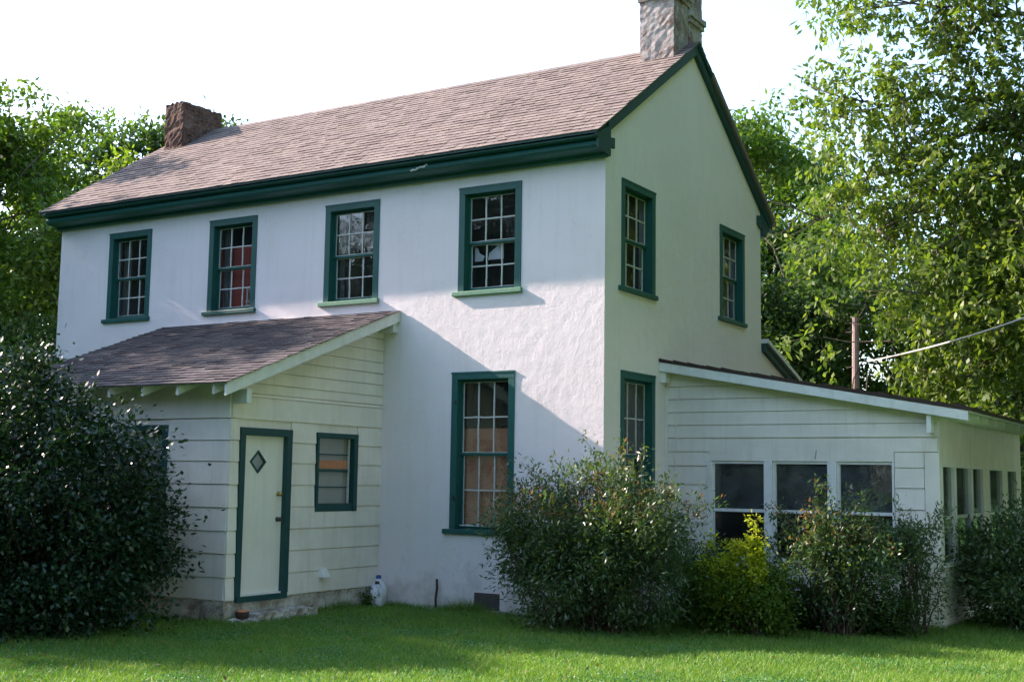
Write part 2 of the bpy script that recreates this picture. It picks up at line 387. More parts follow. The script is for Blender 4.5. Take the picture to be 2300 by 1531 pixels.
# roof
rf = MB(); lv = math.hypot(RY+EX, RZ-EZ)
X0, X1 = -L-.1, .1
rf.prism([(-EX-.02, EZ-.004), (RY, RZ-.004), (2*RY+EX+.02, EZ-.004), (2*RY+EX+.02, EZ+.03), (RY, RZ+.034), (-EX-.02, EZ+.03)], 0, X0, X1)
roof = rf.build('roof', 'dkgreen', house)
s = MB(); shingles(s, (X0-.02, -EX-.03, EZ+.022), (1, 0, 0), (0, RY+EX, RZ-EZ), X1-X0+.05, lv+.06, exp=.15, seed=3)
s.build('shingles', 'shingle', roof)
s = MB(); shingles(s, (X0-.02, 2*RY+EX+.05, EZ+.012), (1, 0, 0), (0, -RY-EX, RZ-EZ), X1-X0+.05, lv+.06, seed=4)
s.build('shingles', 'shingle', roof)
s = MB()
x = X0
while x < -0.75:
    s.prism([(RY-.14, RZ-.055), (RY, RZ+.045+rnd.uniform(0, .008)), (RY+.14, RZ-.055), (RY+.14, RZ-.03), (RY, RZ+.062), (RY-.14, RZ-.03)], 0, x, x+.2); x += .205
s.build('ridge_cap', 'shingle', roof)
# rake boards on the gable
rk = MB()
def rake(y0, y1, off, th, x1):
    z = lambda y: EZ+SL*(y+EX) if y <= RY else EZ+SL*(2*RY-y+EX)
    rk.prism([(y0, z(y0)-off), (y1, z(y1)-off), (y1, z(y1)-off-th), (y0, z(y0)-off-th)], 0, .0015, x1)
rake(-.05, RY, .008, .15, .075); rake(RY, D+EX, .008, .15, .072)
rk.build('rake_board', 'dkgreen', house)
rk = MB(); z = lambda y: EZ+SL*(2*RY-y+EX)
rk.prism([(3.62, z(3.62)+.09), (D+EX+.06, z(D+EX+.06)+.075), (D+EX+.06, z(D+EX+.06)-.01), (3.62, z(3.62)-.01)], 0, -.5, .125)
rk.build('rake_edge', 'shingle', roof)
# rear lean-to roof edge
rk = MB(); rk.prism([(D+.02, 4.34), (9.8, 3.15), (9.8, 3.02), (D+.02, 4.2)], 0, 0, .07); rl = rk.build('rear_rake_board', 'dkgreen', house)
rk = MB(); rk.prism([(D+.02, 4.42), (9.9, 3.2), (9.9, 3.12), (D+.02, 4.345)], 0, -L, .13); rk.build('rear_roof', 'white', house)
# chimneys
import bmesh
def rough_box(name, x0, x1, y0, y1, z0, z1, mat, parent, amp, seed, ragged=0, cap=()):
    rr = random.Random(seed); mb = MB()
    def one(x0, x1, y0, y1, z0, z1, rg):
        lo, hi = (x0, y0, z0), (x1, y1, z1); n = [max(1, int(round((hi[i]-lo[i])/.065))) for i in range(3)]; ids = {}; vs = []; fs = []
        def vid(i, j, k):
            if (i, j, k) not in ids:
                q = [lo[t]+(hi[t]-lo[t])*c/n[t]+rr.uniform(-amp, amp) for t, c in enumerate((i, j, k))]
                if k == n[2]: q[2] -= abs(rr.gauss(0, rg))
                ids[(i, j, k)] = len(vs); vs.append(q)
            return ids[(i, j, k)]
        for ax in range(3):
            b_, c_ = [t for t in range(3) if t != ax]
            for side in (0, n[ax]):
                for p in range(n[b_]):
                    for q in range(n[c_]):
                        f = []
                        for dp, dq in ((0, 0), (1, 0), (1, 1), (0, 1)):
                            t = [0, 0, 0]; t[ax] = side; t[b_] = p+dp; t[c_] = q+dq; f.append(vid(*t))
                        fs.append(tuple(f))
        mb.add(vs, fs)
    one(x0, x1, y0, y1, z0, z1, ragged)
    for (e, a, c) in cap: one(x0-e, x1+e, y0-e, y1+e, a, c, 0)
    return mb.build(name, mat, parent)
ch = rough_box('chimney', -.66, -.07, 2.45, 3.02, 8.2, 10.3, 'chim', roof, .007, 1, 0, [(.03, 9.52, 9.60), (.06, 9.60, 9.68), (.03, 9.68, 9.8)])
tag(ch, 'tall stained grey chimney at the right gable peak')
ch = rough_box('chimney', -.62, -.06, 3.04, 3.56, 7.9, 10.2, 'chim', roof, .007, 2, 0, [(.03, 9.28, 9.37), (.055, 9.37, 9.46)])
tag(ch, 'rear half of the tall chimney, stepped out behind the ridge')
ch = rough_box('chimney', -11.16, -10.66, 2.2, 3.27, 7.9, 9.34, 'chim2', roof, .014, 3, .03)
tag(ch, 'short broken rusty brown chimney at the far roof end')

# ---------------------------------------------------------------- windows
def sash_window(F, c, w, z0, z1, label, sill='green', depth=.0, ov=.085, seed=0, ragged=False):
    a, b = c-w/2, c+w/2; rr = random.Random(seed)
    f = MB(F)
    f.box(a, a+cas, -.14, .014, z0+.07, z1-cas); f.box(b-cas, b, -.14, .014, z0+.07, z1-cas)
    f.box(a, b, -.14, .016, z1-cas, z1)
    f.box(a-.008, b+.008, .0165, .022, z1-.025, z1+.004)
    f.box(a+.015, a+cas-.015, .0305, .038, z0+.08, z1-cas-.01) if 0 else None
    fr = f.build('window', 'green', house, bevel=.004); tag(fr, label)
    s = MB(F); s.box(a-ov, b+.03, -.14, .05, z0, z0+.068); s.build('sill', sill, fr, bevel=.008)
    i0, i1, j0, j1 = a+cas, b-cas, z0+.07, z1-cas; mid = (j0+j1)/2
    st = .038
    for k, (p, q, n) in enumerate(((j0, mid+.015, -.125), (mid-.015, j1, -.09))):
        g = MB(F); bt = .06 if k == 0 else .035
        g.box(i0, i0+st, n-.03, n, p, q); g.box(i1-st, i1, n-.03, n, p, q)
        g.box(i0+st, i1-st, n-.03, n-.001, p, p+bt); g.box(i0+st, i1-st, n-.03, n-.001, q-.035, q)
        g.build('sash', 'green', fr)
        g = MB(F); x0, x1, y0, y1 = i0+st, i1-st, p+bt, q-.035; mw = .010
        def bar(vert, u0, u1, v0, v1):
            # slightly wavering old putty line
            N = 5
            for t in range(N):
                s0, s1 = t/N, (t+1)/N; o = rr.uniform(-.0025, .0025)
                if vert: g.box(u0+o, u1+o, n-.022, n-.004, v0+(v1-v0)*s0, v0+(v1-v0)*s1)
                else: g.box(u0+(u1-u0)*s0, u0+(u1-u0)*s1, n-.0225, n-.0045, v0+o, v1+o)
        for t in (1/3, 2/3): xm = x0+(x1-x0)*t; bar(True, xm-mw, xm+mw, y0, y1)
        ym = (y0+y1)/2; bar(False, x0, x1, ym-mw, ym+mw)
        bar(True, x0, x0+.009, y0, y1); bar(True, x1-.009, x1, y0, y1); bar(False, x0, x1, y0, y0+.009); bar(False, x0, x1, y1-.008, y1)
        g.build('muntin', 'muntin', fr)
        g = MB(F)
        for ci in range(3):
            for ri in range(2):
                u0 = x0+(x1-x0)*ci/3; u1 = x0+(x1-x0)*(ci+1)/3; v0 = y0+(y1-y0)*ri/2; v1 = y0+(y1-y0)*(ri+1)/2
                t = rr.uniform(-.004, .004); s_ = rr.uniform(-.004, .004); nn = n-.016
                g.add([(u0, nn+t, v0), (u1, nn-t, v0), (u1, nn-t+s_, v1), (u0, nn+t+s_, v1)], [(0, 1, 2, 3)])
        g.build('glass', 'glass', fr)
    return fr
F = FY(0); GX = FX(0)
w1 = sash_window(F, upper[0], WU, ZS, ZT, 'upper front window nearest the house corner with weathered green sill painted sunlit pale', 'sage', seed=1)
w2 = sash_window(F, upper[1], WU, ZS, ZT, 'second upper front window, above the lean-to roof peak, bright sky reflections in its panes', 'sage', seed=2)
w3 = sash_window(F, upper[2], WU, ZS, ZT, 'third upper front window with a red wall showing inside', seed=3)
w4 = sash_window(F, upper[3], WU, ZS, ZT, 'farthest upper front window, dark with a grey curtain edge', seed=4)
w5 = sash_window(F, LX, WU, LZS, LZT, 'tall ground floor window boarded inside with plywood', ov=.1, seed=5)
w6 = sash_window(GX, G1, GW, ZS, ZT, 'upper gable window nearest the house corner', seed=6)
w7 = sash_window(GX, G2, GW, ZS, ZT, 'upper gable window toward the rear', seed=7)
w8 = sash_window(GX, GL, GW, LZS, LZT, 'ground floor gable window beside the sunroom', seed=8)
b = MB(F); b.box(LX-.5, LX+.5, -.21, -.19, LZS-.05, 2.60); b.build('plywood_board', 'ply', w5)
b = MB(F); b.box(LX-.42, LX+.2, -.10, -.08, LZS+.115, LZS+.128); b.build('peeled_putty', 'white', w5)
for ww, cx, x0, x1 in ((w3, upper[2], -.42, -.27), (w4, upper[3], -.42, -.24), (w2, upper[1], -.42, -.34)):
    b = MB(F)
    for i in range(7):
        u = cx+x0+(x1-x0)*i/7; b.box(u, u+(x1-x0)/7, -.26-.02*(i % 2), -.245-.02*(i % 2), ZS+.02, ZT-.05)
    b.build('curtain', 'curtain', ww)
b = MB(F); u = upper[2]      # folded step ladder in the third window
b.add([(u+.16, -.24, 5.02), (u+.22, -.24, 5.02), (u+.36, -.24, 4.62), (u+.30, -.24, 4.62), (u+.16, -.26, 5.02), (u+.22, -.26, 5.02), (u+.36, -.26, 4.62), (u+.30, -.26, 4.62)],
      [(0, 1, 2, 3), (4, 5, 6, 7), (0, 1, 5, 4), (1, 2, 6, 5), (2, 3, 7, 6), (3, 0, 4, 7)])
b.box(u+.12, u+.15, -.26, -.24, 4.6, 5.0); b.box(u+.12, u+.36, -.235, -.22, 4.66, 4.7); b.box(u+.12, u+.36, -.235, -.22, 4.75, 4.77)
b.build('ladder_frame', 'white', w3)
b = MB(F); u = upper[0]      # white sheets cut to the shape of the broken pane's pale reflection
sh = [(-.13, .0), (.14, .0), (.14, .22), (.08, .27), (.0, .29), (-.12, .26), (-.12, .22), (.04, .20), (-.11, .10)]
b.prism([(u+x-.02, 5.08+z) for x, z in sh], 1, -.20, -.195)
b.prism([(u+x-.30, 5.07+z) for x, z in [(-.08, 0), (.06, 0), (.09, .07), (0, .12), (-.03, .2), (-.08, .22)]], 1, -.20, -.195)
b.build('pane_reflection', 'plastic', w1)
for q in ((LX-.475, LX-.455, .015, .03, 1.55, 1.62), (LX-.48, LX-.45, .015, .02, 2.95, 3.0)): b = MB(F); b.box(*q); b.build('window_hinge', 'iron', w5)

# ---------------------------------------------------------------- annex (lean-to) on the front
AX, AD, AL = -3.79, 3.17, -8.35
ATZ, AEY, AEZ = 4.385, -3.6, 3.035
asl = (ATZ-AEZ)/3.6
atop = lambda y: ATZ+asl*y
aw = MB(FX(AX)); dh = (-2.97, -2.07, .25, 2.45); wh = (-1.46, -.61, 1.40, 2.46)
holed(aw, [(-AD+.1, -.2), (-.002, -.2), (-.002, atop(0)-.021), (-AD+.1, atop(-AD+.1)-.021)], [dh, wh], 0, -.1)
aw.fn = FY(-AD); awh = (-5.83, -4.94, 1.42, 2.50)
holed(aw, [(AL, -.2), (AX, -.2), (AX, atop(-AD)-.024), (AL, atop(-AD)-.024)], [awh], 0, -.1)
aw.fn = None; aw.box(AL, AL+.1, -AD+.1, 0, -.2, 2.9)
aw.build('lean_to_wall', 'siding', house)
low_lines = [.27, .56, .855, 1.15, 1.45, 1.745, 2.04, 2.315, 2.6, 3.15]
sd_ = MB(FX(AX))
cb = (-3.03, -2.02, .2, 2.52); cw = (-1.51, -.57, 1.37, 2.51)
hi = [2.6, 2.90, 2.945, 3.08, 3.25, 3.42, 3.59, 3.77, 3.95, 4.13, 4.31]
topf = lambda u, z: atop(u)-.06-z
siding(sd_, low_lines[:9], -AD-.021, -.002, [cb, cw], None, rs=1)
siding(sd_, hi, -AD-.005, -.002, [], topf, rs=2, lip=.030)
sd_.fn = FY(-AD); siding(sd_, low_lines, AL, AX, [(-5.88, -4.9, 1.38, 2.54)], None, rs=4)
sd_.build('lean_to_siding', 'siding', house)
fo = rough_box('lean_to_foundation', AL+.05, AX+.012, -AD-.02, -.01, -.2, .262, 'found', house, .010, 9)
# little corner notches, door, window
d = MB(FX(AX))
d.box(-3.02, -2.93, -.1, .050, .31, 2.40); d.box(-2.12, -2.02, -.1, .050, .31, 2.40); d.box(-3.02, -2.02, -.1, .052, 2.40, 2.50); d.box(-3.0, -2.04, -.1, .06, .235, .309)
df = d.build('door', 'dkgreen', house, bevel=.004); tag(df, 'cream slab door with a small diamond window in a green frame')
d = MB(FX(AX))
# slab with a diamond opening
dy0, dy1, dz0, dz1 = -2.93, -2.12, .33, 2.40; cyy, czz, hw, hh = -2.615, 2.055, .155, .155
for n in (-.03, -.07):
    outer = [(dy0, dz0), (cyy, dz0), (dy1, dz0), (dy1, czz), (dy1, dz1), (cyy, dz1), (dy0, dz1), (dy0, czz)]
    dia = [(cyy, czz-hh), (cyy+hw, czz), (cyy, czz+hh), (cyy-hw, czz)]
    vs = [(u, n, z) for u, z in outer+dia]
    d.add(vs, [(0, 1, 8, 11, 7), (1, 2, 3, 9, 8), (3, 4, 5, 10, 9), (5, 6, 7, 11, 10)])
d.add([(dy0, -.03, dz0), (dy1, -.03, dz0), (dy1, -.07, dz0), (dy0, -.07, dz0)], [(0, 1, 2, 3)])
d.build('door_leaf', 'door', df)
d = MB(FX(AX))
dia = [(cyy, czz-hh), (cyy+hw, czz), (cyy, czz+hh), (cyy-hw, czz)]; di = [(cyy+(u-cyy)*.8, czz+(z-czz)*.8) for u, z in dia]
for i in range(4):
    p, q, r, t = dia[i], dia[(i+1) % 4], di[(i+1) % 4], di[i]
    d.add([(*p[:1], -.015, p[1]), (q[0], -.015, q[1]), (r[0], -.015, r[1]), (t[0], -.015, t[1]), (p[0], -.07, p[1]), (q[0], -.07, q[1]), (r[0], -.07, r[1]), (t[0], -.07, t[1])],
          [(0, 1, 2, 3), (0, 1, 5, 4), (2, 3, 7, 6)])
d.build('diamond_frame', 'dkgreen', df)
d = MB(FX(AX)); d.add([(u, -.035, z) for u, z in dia], [(0, 1, 2, 3)]); d.build('diamond_glass', 'glass', df)
d = MB(FX(AX)); d.add([(u, -.045, z) for u, z in dia], [(0, 1, 2, 3)]); d.build('diamond_blind', 'shade', df)
d = MB(FX(AX)); d.box(-2.91, -2.13, -.05, .02, .31, .33); d.build('threshold', 'white', df)
def knob(z, r, mat, name):
    k = MB(lambda x, y, zz: (AX-.03+zz, -2.2+x, z+y)); k.lathe([(r*1.1, 0), (r*1.1, .008), (r*.45, .012), (r*.45, .03), (r, .04), (r*1.05, .055), (r*.7, .068)], 14); k.build(name, mat, df, smooth=True)
knob(1.29, .03, 'knob', 'door_knob'); knob(1.63, .03, 'brass', 'deadbolt')
def annex_window(F, u0, u1, z0, z1, label):
    d = MB(F); t = .07
    d.box(u0, u0+t*.6, -.09, .048, z0, z1-t); d.box(u1-t*1.2, u1, -.09, .048, z0, z1-t); d.box(u0, u1, -.09, .050, z1-t, z1); d.box(u0+t*.6, u1-t*1.2, -.09, .03, z0, z0+t*1.6)
    f = d.build('window', 'dkgreen', house, bevel=.003); tag(f, label)
    a, b, c, e = u0+t*.6, u1-t*1.2, z0+t*1.6, z1-t
    d = MB(F); mid = (c+e)/2
    d.box(a, b, -.07, -.03, mid-.018, mid+.018)
    for q in ((c+mid)/2, (mid+e)/2): d.box(a, b, -.066, -.045, q-.008, q+.008)
    d.build('sash', 'dkgreen', f)
    d = MB(F); d.box(b-.045, b-.03, -.05, -.02, c, e); d.build('sash_track', 'muntin', f)
    d = MB(F); d.add([(a, -.06, c), (b, -.06, c), (b, -.06, e), (a, -.06, e)], [(0, 1, 2, 3)]); d.build('glass', 'glass', f)
    d = MB(F); d.add([(a, -.085, c), (b, -.085, c), (b, -.085, e), (a, -.085, e)], [(0, 1, 2, 3)]); d.build('blind', 'shade', f)
    return f, (a, b, c, e, mid)
f, (a_, b_, c_, e_, mid) = annex_window(FX(AX), -1.49, -.58, 1.38, 2.49, 'small green framed window beside the cream door')
d = MB(FX(AX)); d.box(a_, b_-.05, -.059, -.052, mid+.03, mid+.15); d.build('orange_tape', 'orange', f)
annex_window(FY(-AD), -5.86, -4.91, 1.40, 2.53, 'lean-to side window partly hidden behind the holly bush')
# annex roof
rx0, rx1 = AL-.15, -3.47
al = math.hypot(3.6, ATZ-AEZ)
r = MB(); r.prism([(AEY, AEZ-.02), (-.002, atop(0)-.02), (-.002, atop(0)), (AEY, AEZ)], 0, rx0+.01, rx1-.002); ar = r.build('lean_to_roof', 'white', house)
s = MB(); shingles(s, (rx0, AEY-.03, AEZ+.004-.03*asl), (1, 0, 0), (0, 3.6, ATZ-AEZ), rx1-rx0+.03, al, exp=.135, seed=8, thick=.017)
s.build('shingles', 'shingle2', ar)
for x in (-3.73, -4.38, -5.03, -5.68, -6.33, -6.98, -7.63):
    r = MB(); r.prism([(AEY+.03, AEZ-.022+.03*asl), (-AD+.0, atop(-AD)-.022), (-AD+.0, atop(-AD)-.15), (AEY+.03, AEZ-.14)], 0, x-.02, x+.02); r.build('rafter_tail', 'white', ar)
r = MB(); r.prism([(AEY, AEZ-.012), (-.003, atop(0)-.012), (-.003, atop(0)-.17), (AEY, AEZ-.165)], 0, rx1-.04, rx1); r.build('rake_board', 'white', ar, bevel=.003)
for q in ((AX-.02, rx1-.042, -.12, -.003, atop(0)-.34, atop(0)-.10), (AX+.037, rx1-.042, -AD-.02, -AD+.07, 2.80, 2.98)): r = MB(); r.box(*q); r.build('rake_bracket', 'white', ar)
r = MB(); r.box(AX+.024, rx1-.2, -AD+.07, -.13, 0, 0) if 0 else None

# ---------------------------------------------------------------- sunroom on the gable side
SY, SX, SB = 2.03, 3.95, 8.1
stop = lambda x: 3.60-.178*x                     # underside of the roof
wins = [(.722, 1.53), (1.655, 2.45), (2.575, 3.335)]; WZ0, WZ1 = .81, 2.18
sw = MB(FY(SY))
holed(sw, [(.002, -.2), (SX-.1, -.2), (SX-.1, stop(SX-.1)-.02), (.002, stop(0)-.02)], [(a, b, WZ0, WZ1) for a, b in wins], 0, -.1)
sw.fn = FX(SX); sws = [(2.14, 2.84), (2.95, 3.92), (4.05, 4.80), (5.30, 6.34), (6.80, 7.6)]
holed(sw, [(SY, -.2), (SB, -.2), (SB, stop(SX)), (SY, stop(SX))], [(a, b, .83, 2.16) for a, b in sws], 0, -.1)
sw.fn = None; sw.box(.002, SX-.1, SB-.1, SB, -.2, 2.85)
sw.build('sunroom_wall', 'siding', house)
sl = [.28, .42, .70, .98, 1.26, 1.54, 1.83, 2.10, 2.31, 2.51, 2.70, 2.89, 3.08, 3.27, 3.46, 3.62]
ss = MB(FY(SY)); tf = lambda u, z: stop(u)-.03-z
siding(ss, sl[2:8], .02, .66, [], tf, rs=5); siding(ss, sl[7:10], .02, .70, [], tf, rs=6)
siding(ss, [.42, .70], .02, .66, [], None, rs=5)
siding(ss, [2.51, 2.70, 2.89, 3.08, 3.27, 3.46, 3.62], .02, SX-.01, [], tf, rs=7)
siding(ss, [.70, .98, 1.26, 1.54, 1.83, 2.10, 2.31], 3.368, 3.755, [], tf, rs=8)
ss.box(.70, SX-.02, 0, .030, 2.318, 2.50) ; ss.box(.70, 3.36, 0, .0295, WZ1+.005, 2.318)
ss.box(3.762, SX+.004, -.002, .030, -.02, 2.308)
ss.box(0, 3.762, -.002, .012, -.02, .409) if 0 else None
ss.build('sunroom_siding', 'siding', house)
r = MB(FY(SY)); r.box(.002, .045, 0, .05, .2, 3.28); r.build('corner_post', 'white', house)
r = MB(); r.tube([(.22, SY-.03, 3.26), (.215, SY-.035, 3.0), (.18, SY-.03, 2.75), (.185, SY-.03, 2.5), (.15, SY-.035, 2.3), (.16, SY-.03, 1.9), (.16, SY-.03, 1.2)], .008, 6); r.build('wire', 'white', house)
def sun_window(F, a, b, z0, z1, zm, label, blind=None):
    d = MB(F); t = .035
    d.box(a, a+t*.7, -.09, .012, z0, z1-t); d.box(b-t*.3, b, -.09, .012, z0, z1-t); d.box(a, b, -.09, .004, z1-t, z1); d.box(a, b, -.09, .04, z0-.03, z0+t*.6)
    f = d.build('window', 'white', house); tag(f, label)
    d = MB(F); d.box(a+t*.7, b-t*.3, -.06, -.008, zm-.022, zm+.022); d.box(a+t*.7, a+t*.7+.014, -.05, -.02, z0+.03, z1-t); d.build('sash', 'white', f)
    d = MB(F)
    d.add([(a+t*.7, -.03, zm), (b-.01, -.03, zm), (b-.01, -.03, z1-t), (a+t*.7, -.03, z1-t)], [(0, 1, 2, 3)]); d.build('glass', 'glass3', f)
    d = MB(F); d.add([(a+t*.7, -.035, z0), (b-.01, -.035, z0), (b-.01, -.035, zm), (a+t*.7, -.035, zm)], [(0, 1, 2, 3)]); d.build('screen', 'glass2', f)
    return f
for (a, b), lab in zip(wins, ('sunroom front window nearest the plastered gable', 'middle sunroom front window', 'sunroom front window nearest the outer corner')): sun_window(FY(SY), a, b, WZ0, WZ1, 1.48, lab)
for (a, b), lab in zip(sws, ('first sunroom side window from the outer corner', 'second sunroom side window from the outer corner', 'third sunroom side window from the outer corner', 'fourth sunroom side window, beyond the wide post', 'last sunroom side window at the rear')):
    sun_window(FX(SX), a, b, .83, 2.16, 1.45, lab)
r = MB(FY(SY)); 
for a, b in ((1.532, 1.653), (2.452, 2.573), (.665, .720), (3.337, 3.36)):
    r = MB(FY(SY)); r.box(a, b, 0, .036, WZ0-.04, WZ1+.004); r.build('mullion', 'white', house)
r = MB(FY(SY)); 
q_ = random.Random(3)
for i in range(14): u = 2.27+q_.uniform(-.004, .004)+i*.0012; z_ = 2.21+i*.009; w_ = q_.uniform(.0105, .016); r.box(u, u+w_, .0300, .0308+i*.00003, z_, z_+w_)
r.build('mildew_stain', 'curtain', house)
inn = MB(); inn.box(.01, SX-.11, SY+.11, SB-.11, .2, .25); inn.box(.01, SX-.11, SY+.11, SB-.11, 2.62, 2.66); inn.box(.01, SX-.11, 5.0, 5.05, .26, 2.6); inn.box(.004, .03, SY+.11, SB-.11, .25, 2.6)
inn.build('sunroom_lining', 'dark', house)
# sunroom roof, fascia, rafter ends
rz = lambda x: stop(x)+.05
r = MB(); r.prism([(-.001, stop(0)-.0), (4.38, stop(4.38)-.0), (4.38, stop(4.38)+.035), (-.001, stop(0)+.035)], 1, SY-.22, SB+.2)
sr = r.build('sunroom_roof', 'white', house)
r = MB()
yy = [0, .5, 1, 1.5, 2, 2.5, 3, 3.5, 4, 4.43]
for i in range(60):
    x0 = -.07+i*.075; x1 = x0+.076; t = .042+.012*math.sin(i*1.9)+.01*rnd.random()
    r.prism([(x0, stop(x0)+.036), (x1, stop(x1)+.036), (x1, stop(x1)+.036+t*.9), (x0, stop(x0)+.036+t)], 1, SY-.27, SB+.25)
r.build('shingle_edge', 'iron', sr)
r = MB(); r.prism([(-.1, stop(-.1)-.10), (4.38, stop(4.38)-.105), (4.38, stop(4.38)+.02), (-.1, stop(-.1)+.033)], 1, SY-.26, SY-.222); r.build('fascia', 'white', sr, bevel=.003)
for q in ((-.1, .09, SY-.22, SY-.036, stop(0)-.27, stop(0)-.10), (3.84, 3.90, SY-.215, SY-.036, 2.56, 2.86)): r = MB(); r.box(*q); r.build('fascia_bracket', 'white', sr, bevel=.003)
y = SY-.02
while y < SB:
    r = MB(); r.prism([(SX+.0, stop(SX)-.002), (4.34, stop(4.34)-.002), (4.34, stop(4.34)-.10), (SX+.0, stop(SX)-.14)], 1, y, y+.045); r.build('rafter_tail', 'white', sr); y += .62

# ---------------------------------------------------------------- small things by the walls
st = MB(); rr = random.Random(4)
st_o = rough_box('door_step', AX+.02, AX+.34, -2.9, -1.75, -.08, .12, 'found', None, .018, 21, .02)
tag(st_o, 'crumbling low concrete step under the cream door', 'step')
st_o = rough_box('stone', AX+.05, AX+.36, -3.22, -2.82, -.05, .055, 'found', None, .022, 22, .01)
tag(st_o, 'flat pale broken stone at the corner of the door step', 'stone')
p = MB(); p.lathe([(.075, .055), (.088, .10), (.086, .135), (.08, .14)], 18, AX+.16, -3.0); pt = p.build('pot', 'iron', None, smooth=False); tag(pt, 'small dark pot with an orange top sitting on the broken stone', 'pot')
p = MB(); p.lathe([(.078, .1405), (.07, .155), (.04, .163)], 18, AX+.16, -3.0); p.build('pot_lid', 'clay', pt)
def jug(x, y, s, label, cap):
    j = MB(); prof = [(.075, 0), (.085, .012), (.085, .15), (.08, .175), (.055, .215), (.024, .245), (.02, .262)]
    j.lathe([(r*s, z*s) for r, z in prof], 16, x, y)
    o = j.build('plastic_jug', 'plastic', None, smooth=True); tag(o, label, 'jug', 'white plastic jugs in the wall corner')
    h = MB(); h.tube([(x+.015*s, y-.02*s, .235*s), (x+.06*s, y-.05*s, .235*s), (x+.078*s, y-.06*s, .19*s), (x+.075*s, y-.055*s, .13*s)], .010*s, 7); h.build('handle', 'plastic', o, smooth=True)
    c = MB(); c.lathe([(.026*s, .258*s), (.026*s, .285*s), (.02*s, .29*s)], 14, x, y); c.build('cap', cap, o)
jug(-3.55, -.30, 1.25, 'front white plastic jug with a dark cap on the grass in the wall corner', 'knob')
jug(-3.66, -.12, 1.5, 'rear white plastic jug with a blue cap tucked against the plaster wall', 'blue')
v = MB(); v.fn = FX(AX)
v.add([(-1.345, .018, .60), (-1.235, .018, .60), (-1.235, .05, .60), (-1.345, .05, .60), (-1.37, .018, .47), (-1.21, .018, .47), (-1.21, .12, .47), (-1.37, .12, .47)],
      [(0, 1, 2, 3), (0, 1, 5, 4), (1, 2, 6, 5), (2, 3, 7, 6), (3, 0, 4, 7)])
v.box(-1.35, -1.23, .016, .02, .45, .61)
v.build('dryer_vent', 'white', house)
p = MB(); p.tube([(-2.655, -.07, -.05), (-2.66, -.072, .15), (-2.645, -.065, .30), (-2.65, -.068, .43)], [.018, .017, .017, .017], 7)
o = p.build('iron_stake', 'iron', None); tag(o, 'short rusty iron pipe standing upright against the white wall', 'pipe')
p = MB(); p.box(-2.78, -2.62, -.13, -.03, -.01, .018)
p.build('pipe_base', 'found', o)
v = MB(FY(0)); v.box(-2.04, -1.62, .001, .012, .04, .27); vf = v.build('foundation_vent', 'iron', house)
v = MB(FY(0))
for i in range(22): u = -2.03+i*.019; v.box(u, u+.003, .013, .017, .05, .26)
for i in range(11): z_ = .05+i*.02; v.box(-2.035, -1.625, .0165, .0195, z_, z_+.003)
v.build('vent_mesh', 'curtain', vf)
v = MB(FY(0)); v.box(-2.12, -1.5, .001, .05, -.05, .035); v.build('vent_ledge', 'found', house)
# service pole and cable
p = MB(); p.tube([(.26, 10.9, -.2), (.28, 10.9, 3), (.31, 10.9, 5.36)], [.085, .08, .07], 10)
po = p.build('utility_pole', 'pole', None); tag(po, 'short weathered pinkish pole standing behind the sunroom roof', 'pole')
p = MB(); p.tube([(.1, 10.9, 5.05), (.28, 10.85, 5.05)], .012, 5); p.tube([(.1, 10.9, 4.3), (.28, 10.85, 4.32)], .012, 5); p.build('bracket', 'iron', po)
pts = []
A, B = Vector((.55, 10.9, 4.42)), Vector((4.6, 4.7, 4.22)); B = A+(B-A)*1.9
B.z = 4.75
for i in range(25):
    t = i/24; q = A.lerp(B, t); q.z -= .22*math.sin(math.pi*t)*1.0; pts.append(q)
c = MB(); c.tube(pts, .015, 6); cb_ = c.build('power_cable', 'cable', None); tag(cb_, 'pale service cable running from the pole toward the upper right', 'cable')
for k, (x, dz) in enumerate(((.45, 0), (.75, .03))):
    c = MB(); A = Vector((x, 10.8, 4.40+dz)); c.tube([A, A+Vector((-.18, .0, -.35)), A+Vector((-.22, .02, -.65)), A+Vector((-.42, .05, -1.15))], .014, 5); c.build('drop_wire', 'twig', cb_)

# ---------------------------------------------------------------- vegetation
def quads_mesh(name, V, mat, parent=None, tri=False, mat2=None, mask=None):
    k = 3 if tri else 4; n = len(V)//k
    me = bpy.data.meshes.new(name)
    me.vertices.add(n*k); me.vertices.foreach_set('co', V.astype(np.float32).ravel())
    me.loops.add(n*k); me.loops.foreach_set('vertex_index', np.arange(n*k, dtype=np.int32))
    me.polygons.add(n); me.polygons.foreach_set('loop_start', np.arange(0, n*k, k, dtype=np.int32))
    me.update(calc_edges=True); me.materials.append(M[mat])
    if mat2: me.materials.append(M[mat2]); me.polygons.foreach_set('material_index', mask.astype(np.int32))
    o = bpy.data.objects.new(name, me); COL.objects.link(o); setparent(o, parent); return o
def leaves(rng, P, length, width, up=.5, droop=.2, outward=None):
    n = len(P); d = rng.normal(size=(n, 3)); d[:, 2] -= droop*2
    if outward is not None: d += outward*1.2
    d /= np.linalg.norm(d, axis=1)[:, None]+1e-9
    nr = rng.normal(size=(n, 3)); nr[:, 2] = np.abs(nr[:, 2])+up*2
    w = np.cross(d, nr); w /= np.linalg.norm(w, axis=1)[:, None]+1e-9
    l = (length*rng.uniform(.6, 1.25, n))[:, None]; ww = (width*rng.uniform(.7, 1.2, n))[:, None]*.5
    V = np.empty((n, 4, 3)); V[:, 0] = P; V[:, 1] = P+d*l*.45+w*ww; V[:, 2] = P+d*l; V[:, 3] = P+d*l*.45-w*ww
    return V.reshape(-1, 3)
